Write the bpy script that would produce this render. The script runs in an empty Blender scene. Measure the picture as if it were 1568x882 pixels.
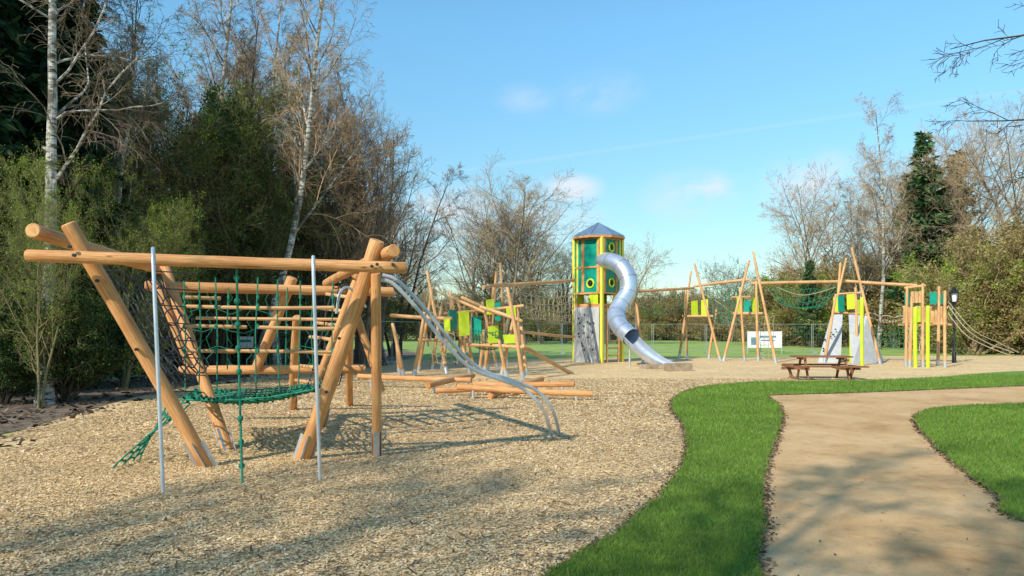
import bpy, math, random
import numpy as np
from mathutils import Vector, Matrix
from mathutils.geometry import tessellate_polygon
random.seed(4)
RNG = np.random.default_rng(7)
EYE, F, CX, HV = 1.6, 1130.0, 784.0, 505.0
# survey helpers: bearings measured on site -> metric world coordinates
def gp(u, v, z=0.0):
    D = EYE*F/(v-HV); return Vector(((u-CX)/F*D, D, z))
def pt(u, v, D):
    return Vector(((u-CX)/F*D, D, EYE+(HV-v)/F*D))
scene = bpy.context.scene
COL = scene.collection
SUN_EL, SUN_DIR = math.radians(36), Vector((-0.64, -0.77, 0)).normalized()

# ---------------- materials ----------------
def nt(name):
    m = bpy.data.materials.new(name); m.use_nodes = True
    t = m.node_tree; b = t.nodes['Principled BSDF']
    return m, t, b
def ramp(t, fac, stops):
    r = t.nodes.new('ShaderNodeValToRGB'); t.links.new(fac, r.inputs[0])
    e = r.color_ramp.elements
    while len(e) < len(stops): e.new(0.5)
    for i, (p, c) in enumerate(stops):
        e[i].position = p; e[i].color = (*c, 1) if len(c) == 3 else c
    return r.outputs[0]
def noise(t, vec, scale, detail=5, rough=0.6, dist=0):
    n = t.nodes.new('ShaderNodeTexNoise'); n.inputs['Scale'].default_value = scale
    n.inputs['Detail'].default_value = detail; n.inputs['Roughness'].default_value = rough
    n.inputs['Distortion'].default_value = dist
    if vec is not None: t.links.new(vec, n.inputs['Vector'])
    return n.outputs['Fac']
def mixc(t, fac, a, b, mode='MIX'):
    m = t.nodes.new('ShaderNodeMix'); m.data_type = 'RGBA'; m.blend_type = mode
    for inp, val in ((m.inputs[0], fac), (m.inputs[6], a), (m.inputs[7], b)):
        if isinstance(val, bpy.types.NodeSocket): t.links.new(val, inp)
        elif isinstance(val, (int, float)): inp.default_value = val
        else: inp.default_value = (*val, 1)
    return m.outputs[2]
def bump(t, b, h, strength, dist=0.02):
    n = t.nodes.new('ShaderNodeBump'); n.inputs['Strength'].default_value = strength
    n.inputs['Distance'].default_value = dist
    t.links.new(h, n.inputs['Height']); t.links.new(n.outputs[0], b.inputs['Normal'])
def coords(t, kind='Object', scale=None):
    c = t.nodes.new('ShaderNodeTexCoord').outputs[kind]
    if scale:
        m = t.nodes.new('ShaderNodeMapping'); m.inputs['Scale'].default_value = scale
        t.links.new(c, m.inputs[0]); return m.outputs[0]
    return c
def simple(name, c1, c2, scale=6, rough=0.6, bs=0.2, bscale=40, metallic=0, spec=0.3):
    m, t, b = nt(name); v = coords(t)
    f = noise(t, v, scale)
    t.links.new(ramp(t, f, [(0.3, c1), (0.7, c2)]), b.inputs['Base Color'])
    b.inputs['Roughness'].default_value = rough; b.inputs['Metallic'].default_value = metallic
    b.inputs['Specular IOR Level'].default_value = spec
    if bs: bump(t, b, noise(t, v, bscale), bs, 0.01)
    return m
def wood_mat(name, dark, mid, light):
    m, t, b = nt(name)
    v = coords(t, 'UV', (14, 0.9, 1)); g = noise(t, v, 3, 6, 0.65, 0.6)
    c = ramp(t, g, [(0.28, dark), (0.5, mid), (0.72, light)])
    v2 = coords(t, 'Object'); g2 = noise(t, v2, 1.6, 4)
    c = mixc(t, 0.7, c, ramp(t, g2, [(0.35, (.66, .57, .49)), (0.62, (1, 1, 1))]), 'MULTIPLY')
    vo = t.nodes.new('ShaderNodeTexVoronoi'); vo.inputs['Scale'].default_value = 1.0
    t.links.new(coords(t, 'UV', (3.2, 2.2, 1)), vo.inputs['Vector'])
    k = ramp(t, vo.outputs['Distance'], [(0.05, (.3, .2, .13)), (0.12, (1, 1, 1))])
    c = mixc(t, 0.85, c, k, 'MULTIPLY')
    ck = noise(t, coords(t, 'UV', (30, .55, 1)), 2.2, 3, .6)
    c = mixc(t, 0.8, c, ramp(t, ck, [(0.30, (.25, .17, .12)), (0.36, (1, 1, 1))]), 'MULTIPLY')
    t.links.new(c, b.inputs['Base Color']); b.inputs['Roughness'].default_value = 0.62
    b.inputs['Specular IOR Level'].default_value = 0.25
    cr = noise(t, coords(t, 'UV', (40, 1.5, 1)), 2, 4, 0.7)
    bump(t, b, cr, 0.35, 0.01)
    return m
WOOD = wood_mat('larch_wood', (.34, .14, .05), (.68, .34, .135), (.84, .52, .26))
WOODP = wood_mat('pale_timber', (.42, .22, .095), (.70, .41, .19), (.83, .57, .33))
WOODD = wood_mat('brown_timber', (.14, .06, .03), (.28, .12, .06), (.4, .2, .1))
GREYWD = wood_mat('weathered_wood', (.2, .15, .11), (.36, .28, .2), (.5, .4, .3))
STEEL = simple('galvanised_steel', (.48, .51, .54), (.66, .69, .72), 9, .38, .05, 60, .6, .5)
FENCEST = simple('dull_fence_steel', (.26, .31, .29), (.38, .43, .40), 9, .5, .05, 60, .3, .4)
WHITEST = simple('grey_painted_steel', (.50, .54, .60), (.64, .68, .73), 5, .35, .05, 60, .4, .5)
INOX = simple('stainless_steel', (.50, .58, .72), (.68, .75, .86), 3, .36, .03, 30, .65, .5)
ROPEG = simple('green_rope', (.01, .14, .09), (.03, .27, .16), 40, .8, .5, 160)
ROPEK = simple('black_rope', (.03, .035, .04), (.09, .09, .09), 40, .85, .5, 160)
ROPEB = simple('beige_rope', (.34, .28, .18), (.5, .43, .3), 40, .85, .5, 160)
TEAL = simple('teal_panel', (.0, .25, .18), (.015, .35, .25), 3, .4, .04, 50)
LIME = simple('lime_panel', (.48, .62, .02), (.60, .74, .05), 3, .4, .04, 50)
YEL = simple('yellow_post_paint', (.74, .66, .06), (.84, .76, .11), 3, .45, .04, 50)
GREYP = simple('grey_climbing_panel', (.42, .43, .44), (.54, .55, .56), 3, .7, .1, 50)
ROOF = simple('blue_grey_roof', (.17, .25, .35), (.24, .34, .46), 4, .4, .05, 30, .3)
BLACK = simple('black_paint', (.012, .012, .014), (.03, .03, .03), 4, .4, .05, 60)
WHITE = simple('white_banner', (.72, .74, .76), (.82, .82, .82), 5, .6, .1, 8)
def bark_mat(name, a, b_, sc=7):
    m, t, b = nt(name); v = coords(t, 'Object', (1, 1, .25)); f = noise(t, v, sc, 6, .7)
    t.links.new(ramp(t, f, [(0.35, a), (0.65, b_)]), b.inputs['Base Color'])
    b.inputs['Roughness'].default_value = .95; b.inputs['Specular IOR Level'].default_value = .1
    bump(t, b, noise(t, v, sc*3), .6, .03); return m
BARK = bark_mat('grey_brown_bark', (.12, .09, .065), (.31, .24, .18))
BARKD = bark_mat('dark_bark', (.04, .033, .025), (.13, .10, .075))
BARKO = bark_mat('olive_bark', (.14, .12, .06), (.30, .26, .13))
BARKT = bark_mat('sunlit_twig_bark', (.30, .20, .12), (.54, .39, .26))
def birch_mat(name='birch_bark', lo=.42):
    m, t, b = nt(name); v = coords(t, 'Object', (1.2, 1.2, 4)); f = noise(t, v, 2.6, 6, .75)
    c1 = ramp(t, f, [(lo, (.04, .035, .03)), (lo+.07, (.36, .33, .29)), (lo+.2, (.68, .65, .60))])
    f2 = noise(t, coords(t, 'Object', (1, 1, .4)), 2.8, 5, .65)
    c = mixc(t, ramp(t, f2, [(0.40, (0, 0, 0)), (0.52, (1, 1, 1))]), (.10, .085, .065), c1)
    t.links.new(c, b.inputs['Base Color']); b.inputs['Roughness'].default_value = .85
    bump(t, b, f, .6, .03); return m
BIRCH = birch_mat()
def leaf_mat(name, stops, trans=.35):
    m, t, b = nt(name); g = t.nodes.new('ShaderNodeNewGeometry')
    c = ramp(t, g.outputs['Random Per Island'], stops)
    c = mixc(t, .5, c, ramp(t, noise(t, coords(t), .7, 2), [(0.35, (.5, .5, .5)), (0.65, (1, 1, 1))]), 'MULTIPLY')
    t.links.new(c, b.inputs['Base Color']); b.inputs['Roughness'].default_value = .65
    b.inputs['Specular IOR Level'].default_value = .2
    if trans:
        tr = t.nodes.new('ShaderNodeBsdfTranslucent'); t.links.new(c, tr.inputs[0])
        mx = t.nodes.new('ShaderNodeMixShader'); mx.inputs[0].default_value = trans
        t.links.new(b.outputs[0], mx.inputs[1]); t.links.new(tr.outputs[0], mx.inputs[2])
        t.links.new(mx.outputs[0], t.nodes['Material Output'].inputs[0])
    return m
NEEDLE = leaf_mat('spruce_needles', [(0, (.012, .04, .02)), (.6, (.03, .075, .035)), (1, (.07, .13, .05))], .15)
NEEDLEL = leaf_mat('pine_needles', [(0, (.04, .10, .04)), (.6, (.09, .17, .07)), (1, (.18, .26, .10))], .2)
LEAFY = leaf_mat('spring_leaves', [(0, (.14, .22, .02)), (.6, (.28, .41, .045)), (1, (.46, .57, .09))], .4)
LEAFB = leaf_mat('hedge_leaves', [(0, (.22, .17, .055)), (.5, (.38, .29, .11)), (1, (.50, .40, .18))], .35)
IVY = leaf_mat('ivy_leaves', [(0, (.018, .045, .012)), (.6, (.05, .10, .024)), (1, (.13, .20, .045))], .25)
GRASSB = leaf_mat('grass_blades', [(0, (.10, .20, .025)), (.5, (.21, .36, .05)), (.93, (.32, .47, .08)), (1, (.46, .44, .18))], .35)
CHIP = leaf_mat('wood_chip_pieces', [(0, (.26, .16, .07)), (.12, (.56, .37, .17)), (.45, (.84, .60, .31)), (.85, (.92, .71, .41)), (1, (.94, .82, .58))], .0)
LITTER = leaf_mat('soil_crumbs', [(0, (.07, .045, .03)), (.6, (.16, .11, .07)), (1, (.32, .2, .11))], .0)

def ground_mats():
    m, t, b = nt('meadow_grass'); v = coords(t)
    c = ramp(t, noise(t, v, .35, 6), [(.3, (.20, .30, .06)), (.55, (.29, .40, .085)), (.75, (.42, .46, .16))])
    t.links.new(c, b.inputs['Base Color']); b.inputs['Roughness'].default_value = .95
    bump(t, b, noise(t, v, 20), .5, .05); mead = m
    m, t, b = nt('wood_chips'); v = coords(t)
    vo = t.nodes.new('ShaderNodeTexVoronoi'); vo.inputs['Scale'].default_value = 40; vo.inputs['Randomness'].default_value = 1
    t.links.new(v, vo.inputs['Vector'])
    sep = t.nodes.new('ShaderNodeSeparateColor'); t.links.new(vo.outputs['Color'], sep.inputs[0])
    c = ramp(t, sep.outputs[0], [(0, (.42, .27, .12)), (.25, (.72, .49, .24)), (.6, (.86, .62, .34)), (1, (.92, .73, .44))])
    big = ramp(t, noise(t, v, .45, 6, .65), [(.3, (.80, .77, .74)), (.6, (1, 1, 1))])
    c = mixc(t, .85, c, big, 'MULTIPLY')
    mid = ramp(t, noise(t, v, 3.5, 6, .75), [(.35, (.72, .69, .66)), (.55, (1, 1, 1))])
    c = mixc(t, .7, c, mid, 'MULTIPLY')
    t.links.new(c, b.inputs['Base Color']); b.inputs['Roughness'].default_value = .95
    b.inputs['Specular IOR Level'].default_value = .1
    mx = t.nodes.new('ShaderNodeMath'); mx.operation = 'ADD'
    t.links.new(noise(t, v, 40, 4, .8), mx.inputs[0]); t.links.new(sep.outputs[1], mx.inputs[1])
    bump(t, b, mx.outputs[0], .4, .02); chips = m
    m, t, b = nt('sandy_path'); v = coords(t)
    c = ramp(t, noise(t, v, .7, 8, .68, .4), [(.28, (.46, .275, .13)), (.45, (.64, .41, .20)), (.58, (.72, .48, .25)), (.74, (.78, .57, .34))])
    c = mixc(t, .6, c, ramp(t, noise(t, v, 150, 3, .8), [(.35, (.6, .58, .55)), (.6, (1, 1, 1))]), 'MULTIPLY')
    c = mixc(t, .7, c, ramp(t, noise(t, v, 4, 6, .75), [(.28, (.66, .58, .48)), (.5, (1, 1, 1))]), 'MULTIPLY')
    t.links.new(c, b.inputs['Base Color']); b.inputs['Roughness'].default_value = .95
    b.inputs['Specular IOR Level'].default_value = .1
    bump(t, b, noise(t, v, 60, 6, .8), .6, .015); path = m
    m, t, b = nt('turf'); v = coords(t)
    c = ramp(t, noise(t, v, 28, 5, .75), [(.3, (.09, .18, .02)), (.5, (.19, .33, .045)), (.72, (.29, .43, .075))])
    c = mixc(t, .6, c, ramp(t, noise(t, v, 1.1, 4), [(.35, (.7, .75, .65)), (.65, (1, 1, 1))]), 'MULTIPLY')
    t.links.new(c, b.inputs['Base Color']); b.inputs['Roughness'].default_value = .9
    bump(t, b, noise(t, v, 90, 4, .8), .9, .03); turf = m
    m, t, b = nt('woodland_soil'); v = coords(t)
    c = ramp(t, noise(t, v, 3, 8, .7), [(.3, (.10, .075, .05)), (.55, (.23, .17, .12)), (.75, (.37, .28, .2))])
    t.links.new(c, b.inputs['Base Color']); b.inputs['Roughness'].default_value = 1
    bump(t, b, noise(t, v, 20, 6, .8), .8, .05); soil = m
    return mead, chips, path, turf, soil
MEADOW, CHIPS, PATH, TURF, SOIL = ground_mats()

# ---------------- mesh builder ----------------
class MB:
    def __init__(s): s.v = []; s.f = []; s.uv = []
    def tube(s, pts, rad, n=10, cap=True):
        pts = [Vector(p) for p in pts]; K = len(pts)
        if not hasattr(rad, '__len__'): rad = [rad]*K
        base = len(s.v); t0 = (pts[1]-pts[0]).normalized()
        ref = Vector((0, 0, 1)) if abs(t0.z) < .9 else Vector((1, 0, 0))
        a = t0.cross(ref).normalized(); L = 0; off = random.random()*20; ls = []
        for i, p in enumerate(pts):
            t = (pts[min(i+1, K-1)]-pts[max(i-1, 0)]).normalized()
            a = (a-t*a.dot(t)).normalized(); b = t.cross(a)
            if i: L += (p-pts[i-1]).length
            ls.append(L+off)
            for j in range(n):
                th = 2*math.pi*j/n
                s.v.append(p+(a*math.cos(th)+b*math.sin(th))*rad[i])
        for i in range(K-1):
            for j in range(n):
                j2 = (j+1) % n
                s.f.append((base+i*n+j, base+i*n+j2, base+(i+1)*n+j2, base+(i+1)*n+j))
                s.uv += [(j/n+off, ls[i]), ((j+1)/n+off, ls[i]), ((j+1)/n+off, ls[i+1]), (j/n+off, ls[i+1])]
        if cap:
            s.f.append(tuple(base+j for j in reversed(range(n)))); s.uv += [(off+.02*math.cos(j), off+.02*math.sin(j)) for j in range(n)]
            s.f.append(tuple(base+(K-1)*n+j for j in range(n))); s.uv += [(off+.02*math.cos(j), off+.02*math.sin(j)) for j in range(n)]
    def log(s, p0, p1, r, r2=None, n=14, wob=.016):
        p0, p1 = Vector(p0), Vector(p1); r2 = r2 or r; L = (p1-p0).length; K = max(4, int(L/.35))
        pts, rs = [], []
        bow = Vector((random.uniform(-1, 1), random.uniform(-1, 1), random.uniform(-1, 1)))*wob*min(L, 3)*.5
        ts = [0, .012/L*1.0]+[i/K for i in range(1, K)]+[1-.012/L, 1]
        for i, t in enumerate(ts):
            rr = (r+(r2-r)*t)*random.uniform(.96, 1.04)
            if i in (0, len(ts)-1): rr *= .88
            pts.append(p0+(p1-p0)*t+bow*math.sin(math.pi*t)); rs.append(rr)
        s.tube(pts, rs, n)
    def box(s, c, size, rot=None):
        c = Vector(c); R = rot or Matrix.Identity(3); h = [x/2 for x in size]; b = len(s.v)
        for sx in (-1, 1):
            for sy in (-1, 1):
                for sz in (-1, 1): s.v.append(c+R @ Vector((sx*h[0], sy*h[1], sz*h[2])))
        off = random.random()*9
        for f in ((0, 1, 3, 2), (4, 6, 7, 5), (0, 4, 5, 1), (2, 3, 7, 6), (0, 2, 6, 4), (1, 5, 7, 3)):
            s.f.append(tuple(b+i for i in f)); L = max(size)
            s.uv += [(off, off), (off+.12, off), (off+.12, off+L), (off, off+L)]
    def plate(s, q, th):
        q = [Vector(p) for p in q]; n = (q[1]-q[0]).cross(q[3]-q[0]).normalized()*th/2; b = len(s.v)
        s.v += [p-n for p in q]+[p+n for p in q]
        s.f += [(b+3, b+2, b+1, b), (b+4, b+5, b+6, b+7)]; s.uv += [(0, 0), (1, 0), (1, 1), (0, 1)]*2
        for i in range(4):
            j = (i+1) % 4; s.f.append((b+i, b+j, b+4+j, b+4+i)); s.uv += [(0, 0), (1, 0), (1, 1), (0, 1)]
    def net(s, a, b_, c, d, nu, nv, r, sag=0, segs=8, jit=0.0):
        a, b_, c, d = map(Vector, (a, b_, c, d))
        def P(u, v):
            p = (a*(1-u)+b_*u)*(1-v)+(d*(1-u)+c*u)*v
            return p+Vector((0, 0, -sag*4*u*(1-u)*(0.35+0.65*4*v*(1-v))))
        for i in range(nu+1):
            ph = random.random()*6
            s.tube([P(i/nu+jit*math.sin(k*2.1+ph)*.3/nu, k/segs)+Vector((0, 0, jit*.04*math.sin(k+ph))) for k in range(segs+1)], r, 5, False)
        for j in range(nv+1):
            ph = random.random()*6
            s.tube([P(k/segs, j/nv+jit*math.sin(k*2.1+ph)*.3/nv) for k in range(segs+1)], r, 5, False)
    def build(s, name, mat, parent=None, smooth=True):
        me = bpy.data.meshes.new(name); me.from_pydata([tuple(v) for v in s.v], [], s.f)
        uvl = me.uv_layers.new(name='UVMap')
        uvl.data.foreach_set('uv', np.array(s.uv, dtype=np.float32).ravel())
        me.materials.append(mat); me.update()
        if smooth:
            me.shade_smooth()
            try: me.set_sharp_from_angle(angle=math.radians(40))
            except Exception: pass
        o = bpy.data.objects.new(name, me); COL.objects.link(o)
        if parent: o.parent = parent
        return o
def empty(name):
    e = bpy.data.objects.new(name, None); e.empty_display_size = .3; COL.objects.link(e); return e
def catmull(P, n=8, closed=False):
    P = [Vector(p) for p in P]; out = []; K = len(P); rng = range(K) if closed else range(K-1)
    for i in rng:
        if closed: p0, p1, p2, p3 = P[i-1], P[i], P[(i+1) % K], P[(i+2) % K]
        else: p0, p1, p2, p3 = P[max(i-1, 0)], P[i], P[i+1], P[min(i+2, K-1)]
        for k in range(n):
            t = k/n
            out.append(.5*((2*p1)+(p2-p0)*t+(2*p0-5*p1+4*p2-p3)*t*t+(3*p1-p0-3*p2+p3)*t**3))
    if not closed: out.append(P[-1])
    return out
def arr_mesh(name, parts, smooth=False):
    V, loops, starts, mi, mats = [], [], [], [], []
    vo = 0; lo = 0
    for v, f, m in parts:
        if m not in mats: mats.append(m)
        V.append(v); k = f.shape[1]; loops.append((f+vo).ravel())
        starts.append(lo+np.arange(len(f))*k); mi.append(np.full(len(f), mats.index(m)))
        vo += len(v); lo += f.size
    V = np.concatenate(V).astype(np.float32); loops = np.concatenate(loops).astype(np.int32)
    starts = np.concatenate(starts).astype(np.int32); mi = np.concatenate(mi).astype(np.int32)
    me = bpy.data.meshes.new(name); me.vertices.add(len(V)); me.vertices.foreach_set('co', V.ravel())
    me.loops.add(len(loops)); me.loops.foreach_set('vertex_index', loops)
    me.polygons.add(len(starts)); me.polygons.foreach_set('loop_start', starts)
    for m in mats: me.materials.append(m)
    me.polygons.foreach_set('material_index', mi)
    me.polygons.foreach_set('use_smooth', np.full(len(starts), smooth))
    me.update(calc_edges=True)
    return me
def place(name, me, loc, rot=0, sc=1.0, parent=None):
    o = bpy.data.objects.new(name, me); COL.objects.link(o); o.location = loc
    o.rotation_euler = (0, 0, rot); o.scale = (sc, sc, sc) if not hasattr(sc, '__len__') else sc
    if parent: o.parent = parent
    return o

# ---------------- ground ----------------
def poly_pts(P, n=6, jit=0.0, closed=True):
    out = catmull([Vector((p[0], p[1], 0)) for p in P], n, closed)
    if jit: out = [Vector((p.x+random.uniform(-jit, jit), p.y+random.uniform(-jit, jit), 0)) for p in out]
    return out
def sheet(name, P, z, mat, skirt=0):
    V = [(p.x, p.y, z) for p in P]; tris = tessellate_polygon([[Vector(v) for v in V]])
    Fc = []
    for t in tris:
        a, b, c = [Vector(V[i]) for i in t]
        Fc.append(tuple(t) if (b-a).cross(c-a).z > 0 else tuple(reversed(t)))
    n = len(V)
    if skirt:
        V += [(p.x, p.y, z-skirt) for p in P]
        Fc += [(i, (i+1) % n, n+(i+1) % n, n+i) for i in range(n)]
    me = bpy.data.meshes.new(name); me.from_pydata(V, [], Fc); me.materials.append(mat)
    o = bpy.data.objects.new(name, me); COL.objects.link(o); return o
sheet('ground', [Vector((-900, -300, 0)), Vector((900, -300, 0)), Vector((900, 1200, 0)), Vector((-900, 1200, 0))], 0, MEADOW)
woodB = [gp(-100, 700), gp(0, 668), gp(120, 642), gp(240, 609), gp(330, 592), gp(450, 576), gp(600, 556)]
wf = poly_pts([p for p in woodB]+[Vector((-12, 60, 0)), Vector((-60, 75, 0)), Vector((-70, 5, 0)), Vector((-20, 0, 0))], 5, .15)
sheet('woodland_floor', wf, .008, SOIL)
turfL = [gp(1160, 586), gp(1080, 593), gp(1040, 606), gp(1028, 624), gp(1045, 652), gp(1051, 695), gp(1022, 748), gp(950, 815), gp(845, 882), Vector((-.15, 3.4, 0)), Vector((-.9, 1, 0)), Vector((-1.5, -3, 0))]
turfR = [Vector((1.3, -3, 0)), Vector((1.45, 1, 0)), Vector((1.55, 3.4, 0)), gp(1165, 882), gp(1171, 800), gp(1173, 720), gp(1196, 648), gp(1192, 622), gp(1176, 607.5), gp(1230, 605), gp(1300, 603), gp(1450, 597), gp(1568, 592), gp(1800, 584)]
turfT = [gp(1900, 561), gp(1568, 569), gp(1450, 578), gp(1330, 584)]
chip_poly = poly_pts([Vector((.2, -3, 0)), Vector((.5, 2, 0)), gp(960, 882), gp(1060, 800), gp(1110, 700), gp(1120, 640), gp(1100, 610), gp(1200, 597), gp(1450, 588), gp(1568, 580), gp(1900, 570), gp(1950, 548), gp(1568, 545), gp(1200, 547), gp(900, 549), gp(700, 551), gp(560, 555), gp(420, 572), gp(240, 602), gp(100, 640), gp(-100, 690), Vector((-9, 2, 0)), Vector((-6, -3, 0))], 6)
sheet('wood_chip_ground', chip_poly, .012, CHIPS)
path_poly = poly_pts([Vector((.9, -3, 0)), Vector((1, 3, 0)), gp(1120, 850), gp(1130, 720), gp(1150, 650), gp(1140, 605), gp(1300, 597), gp(1568, 586), gp(1900, 576), gp(1900, 650), gp(1700, 800), Vector((6.5, 3, 0)), Vector((6.5, -3, 0))], 5)
sheet('footpath', path_poly, .016, PATH)
turf_poly = poly_pts(turfL, 9, .02, False)+poly_pts(turfR, 9, .018, False)+poly_pts(turfT, 5, .02, False)
turf2_poly = poly_pts([gp(1568, 802), gp(1530, 765), gp(1480, 728), gp(1432, 685), gp(1402, 645), gp(1420, 630), gp(1470, 624), gp(1568, 620), gp(1900, 611), gp(2100, 700), Vector((12, 3, 0)), Vector((12, -3, 0)), Vector((4.6, -3, 0)), Vector((4.5, 3, 0))], 9, .018)
sheet('grass_verge', turf_poly, .03, TURF, .03)
sheet('grass_lawn', turf2_poly, .03, TURF, .03)
def inside(P, x, y):
    c = np.zeros(len(x), bool); n = len(P)
    for i in range(n):
        a, b = P[i], P[(i+1) % n]
        m = ((a.y > y) != (b.y > y)) & (x < (b.x-a.x)*(y-a.y)/((b.y-a.y) or 1e-9)+a.x)
        c ^= m
    return c
def spread_samples(n, d0, d1, m=.74):
    d = d0*(d1/d0)**RNG.random(n)
    return (RNG.random(n)*2-1)*(m*d+.4), d
def blades(n, d0, d1, h, w):
    x, y = spread_samples(n, d0, d1)
    jx, jy = x+RNG.normal(0, .012, n), y+RNG.normal(0, .012, n)
    k = inside(turf_poly, jx, jy) | inside(turf2_poly, jx, jy)
    x, y = x[k], y[k]; n = len(x); a = RNG.random(n)*6.283; s = np.clip(y/6, 1, 3)
    hh = h*(.5+RNG.random(n))*np.sqrt(s); ww = w*s; le = RNG.normal(0, .5, (n, 2))*hh[:, None]
    V = np.zeros((n, 3, 3)); V[:, 0] = np.stack([x-np.cos(a)*ww, y-np.sin(a)*ww, np.full(n, .026)], 1)
    V[:, 1] = np.stack([x+np.cos(a)*ww, y+np.sin(a)*ww, np.full(n, .026)], 1)
    V[:, 2] = np.stack([x+le[:, 0], y+le[:, 1], .03+hh], 1)
    return V.reshape(-1, 3), np.arange(n*3).reshape(-1, 3)
v, f = blades(800000, 4.0, 26, .028, .0028)
place('grass', arr_mesh('grass', [(v, f, GRASSB)]), (0, 0, 0))
def flakes(x, y, z, l, w, tilt, mat):
    n = len(x); a = RNG.random(n)*6.283
    d = np.stack([np.cos(a), np.sin(a), RNG.normal(0, tilt, n)], 1); e = np.stack([-np.sin(a), np.cos(a), RNG.normal(0, tilt, n)], 1)
    d *= (l*(.4+RNG.random(n)))[:, None]/2; e *= (w*(.5+RNG.random(n)))[:, None]/2
    c = np.stack([x, y, z], 1); q = .6+.4*RNG.random((n, 1))
    V = np.stack([c-d-e, c+d*q-e, c+d+e*q, c-d*q+e], 1).reshape(-1, 3)
    return V, np.arange(n*4).reshape(-1, 4), mat
x, y = spread_samples(520000, 4.0, 24)
k = inside(chip_poly, x, y) & ~inside(turf_poly, x, y) & ~inside(wf, x, y); x, y = x[k], y[k]; s = np.clip(y/8, 1, 2.2)
place('wood_chips', arr_mesh('wood_chips', [flakes(x, y, .015+RNG.random(len(x))*.012, .030*s, .011*s, .16, CHIP)]), (0, 0, 0))
ex, ey = [], []
for P in (poly_pts(turfL, 9, 0, False), poly_pts(turfR, 9, 0, False), turf2_poly):
    for i in range(len(P)-1):
        a, b = P[i], P[i+1]; L = (b-a).length
        if not (3 < a.y < 30 and abs(a.x) < .8*a.y+1): continue
        for _ in range(int(L*170)):
            p = a.lerp(b, random.random()); ex.append(p.x+random.gauss(0, .04)); ey.append(p.y+random.gauss(0, .04))
ex, ey = np.array(ex), np.array(ey)
x, y = spread_samples(3500, 4.2, 20); k = inside(chip_poly, x, y) & ~inside(turf_poly, x, y)
x2, y2 = x[k], y[k]
x, y = spread_samples(500, 4.2, 20); k = ~inside(chip_poly, x, y); x3, y3 = x[k], y[k]
lx, ly = spread_samples(9000, 8, 30); k = inside(wf, lx, ly); lx, ly = lx[k], ly[k]
place('leaf_litter', arr_mesh('leaf_litter', [flakes(ex, ey, .018+RNG.random(len(ex))*.02, .03, .02, .4, LITTER), flakes(x3, y3, .022+RNG.random(len(x3))*.01, .025, .014, .2, LITTER),
      flakes(x2, y2, .032+RNG.random(len(x2))*.01, .09, .012, .1, LITTER), flakes(lx, ly, .015+RNG.random(len(lx))*.03, .12, .07, .4, LITTER)]), (0, 0, 0))

# ---------------- trees ----------------
def nrm(a): return a/np.maximum(np.linalg.norm(a, axis=-1, keepdims=True), 1e-9)
def level(rng, st, di, ln, ra, K, wander, up, end):
    B = len(st); P = np.zeros((B, K+1, 3)); P[:, 0] = st; d = di.copy(); D = np.zeros((B, K+1, 3)); D[:, 0] = d
    for k in range(K):
        d = nrm(d+rng.normal(0, wander, (B, 3))+np.array([0, 0, up])); P[:, k+1] = P[:, k]+d*(ln/K)[:, None]; D[:, k+1] = d
    t = np.linspace(0, 1, K+1); R = ra[:, None]*(1-(1-end)*t)[None, :]
    return P, D, R
def tubes(P, D, R, n):
    B, K1, _ = P.shape; ref = np.where(np.abs(D[..., 2:3]) < .9, np.array([0, 0, 1.]), np.array([1., 0, 0]))
    ref = np.repeat(ref[:, :1], K1, 1)
    a = nrm(np.cross(D, ref)+1e-5); b = np.cross(D, a); th = np.arange(n)*2*np.pi/n
    V = P[:, :, None]+(a[:, :, None]*np.cos(th)[None, None, :, None]+b[:, :, None]*np.sin(th)[None, None, :, None])*R[:, :, None, None]
    idx = np.arange(B*K1*n).reshape(B, K1, n); i0 = idx[:, :-1]; i1 = idx[:, 1:]
    Fc = np.stack([i0, np.roll(i0, -1, 2), np.roll(i1, -1, 2), i1], -1).reshape(-1, 4)
    return V.reshape(-1, 3), Fc
def children(rng, P, D, R, ln, C, t0, ratio, ang, env, rr):
    B, K1, _ = P.shape; K = K1-1; t = t0+(1-t0)*((np.arange(C)[None, :]+rng.random((B, C)))/C); t = np.clip(t, 0, .999)
    i = np.floor(t*K).astype(int); f = t*K-i; bi = np.arange(B)[:, None]
    p = P[bi, i]*(1-f[..., None])+P[bi, i+1]*f[..., None]; d = D[bi, i+1]; r = R[bi, i]
    rnd = rng.normal(size=(B, C, 3)); perp = nrm(rnd-d*(rnd*d).sum(-1, keepdims=True))
    a = ang*(.7+.6*rng.random((B, C, 1))); nd = nrm(d*np.cos(a)+perp*np.sin(a))
    L = ln[:, None]*ratio*env(t)*(.65+.6*rng.random((B, C)))
    return p.reshape(-1, 3), nd.reshape(-1, 3), L.ravel(), (r*rr).ravel()
def quads(rng, c, size, asp=.5, mat=LEAFY, dirs=None, droop=0):
    n = len(c); d = nrm(rng.normal(size=(n, 3))) if dirs is None else nrm(dirs+rng.normal(0, .45, (n, 3))+np.array([0, 0, -droop]))
    e = nrm(np.cross(d, rng.normal(size=(n, 3)))); s = size*(.6+.8*rng.random((n, 1)))
    V = np.stack([c, c+d*s*.5+e*s*asp*.5, c+d*s, c+d*s*.5-e*s*asp*.5], 1).reshape(-1, 3)
    return V, np.arange(n*4).reshape(-1, 4), mat
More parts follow.
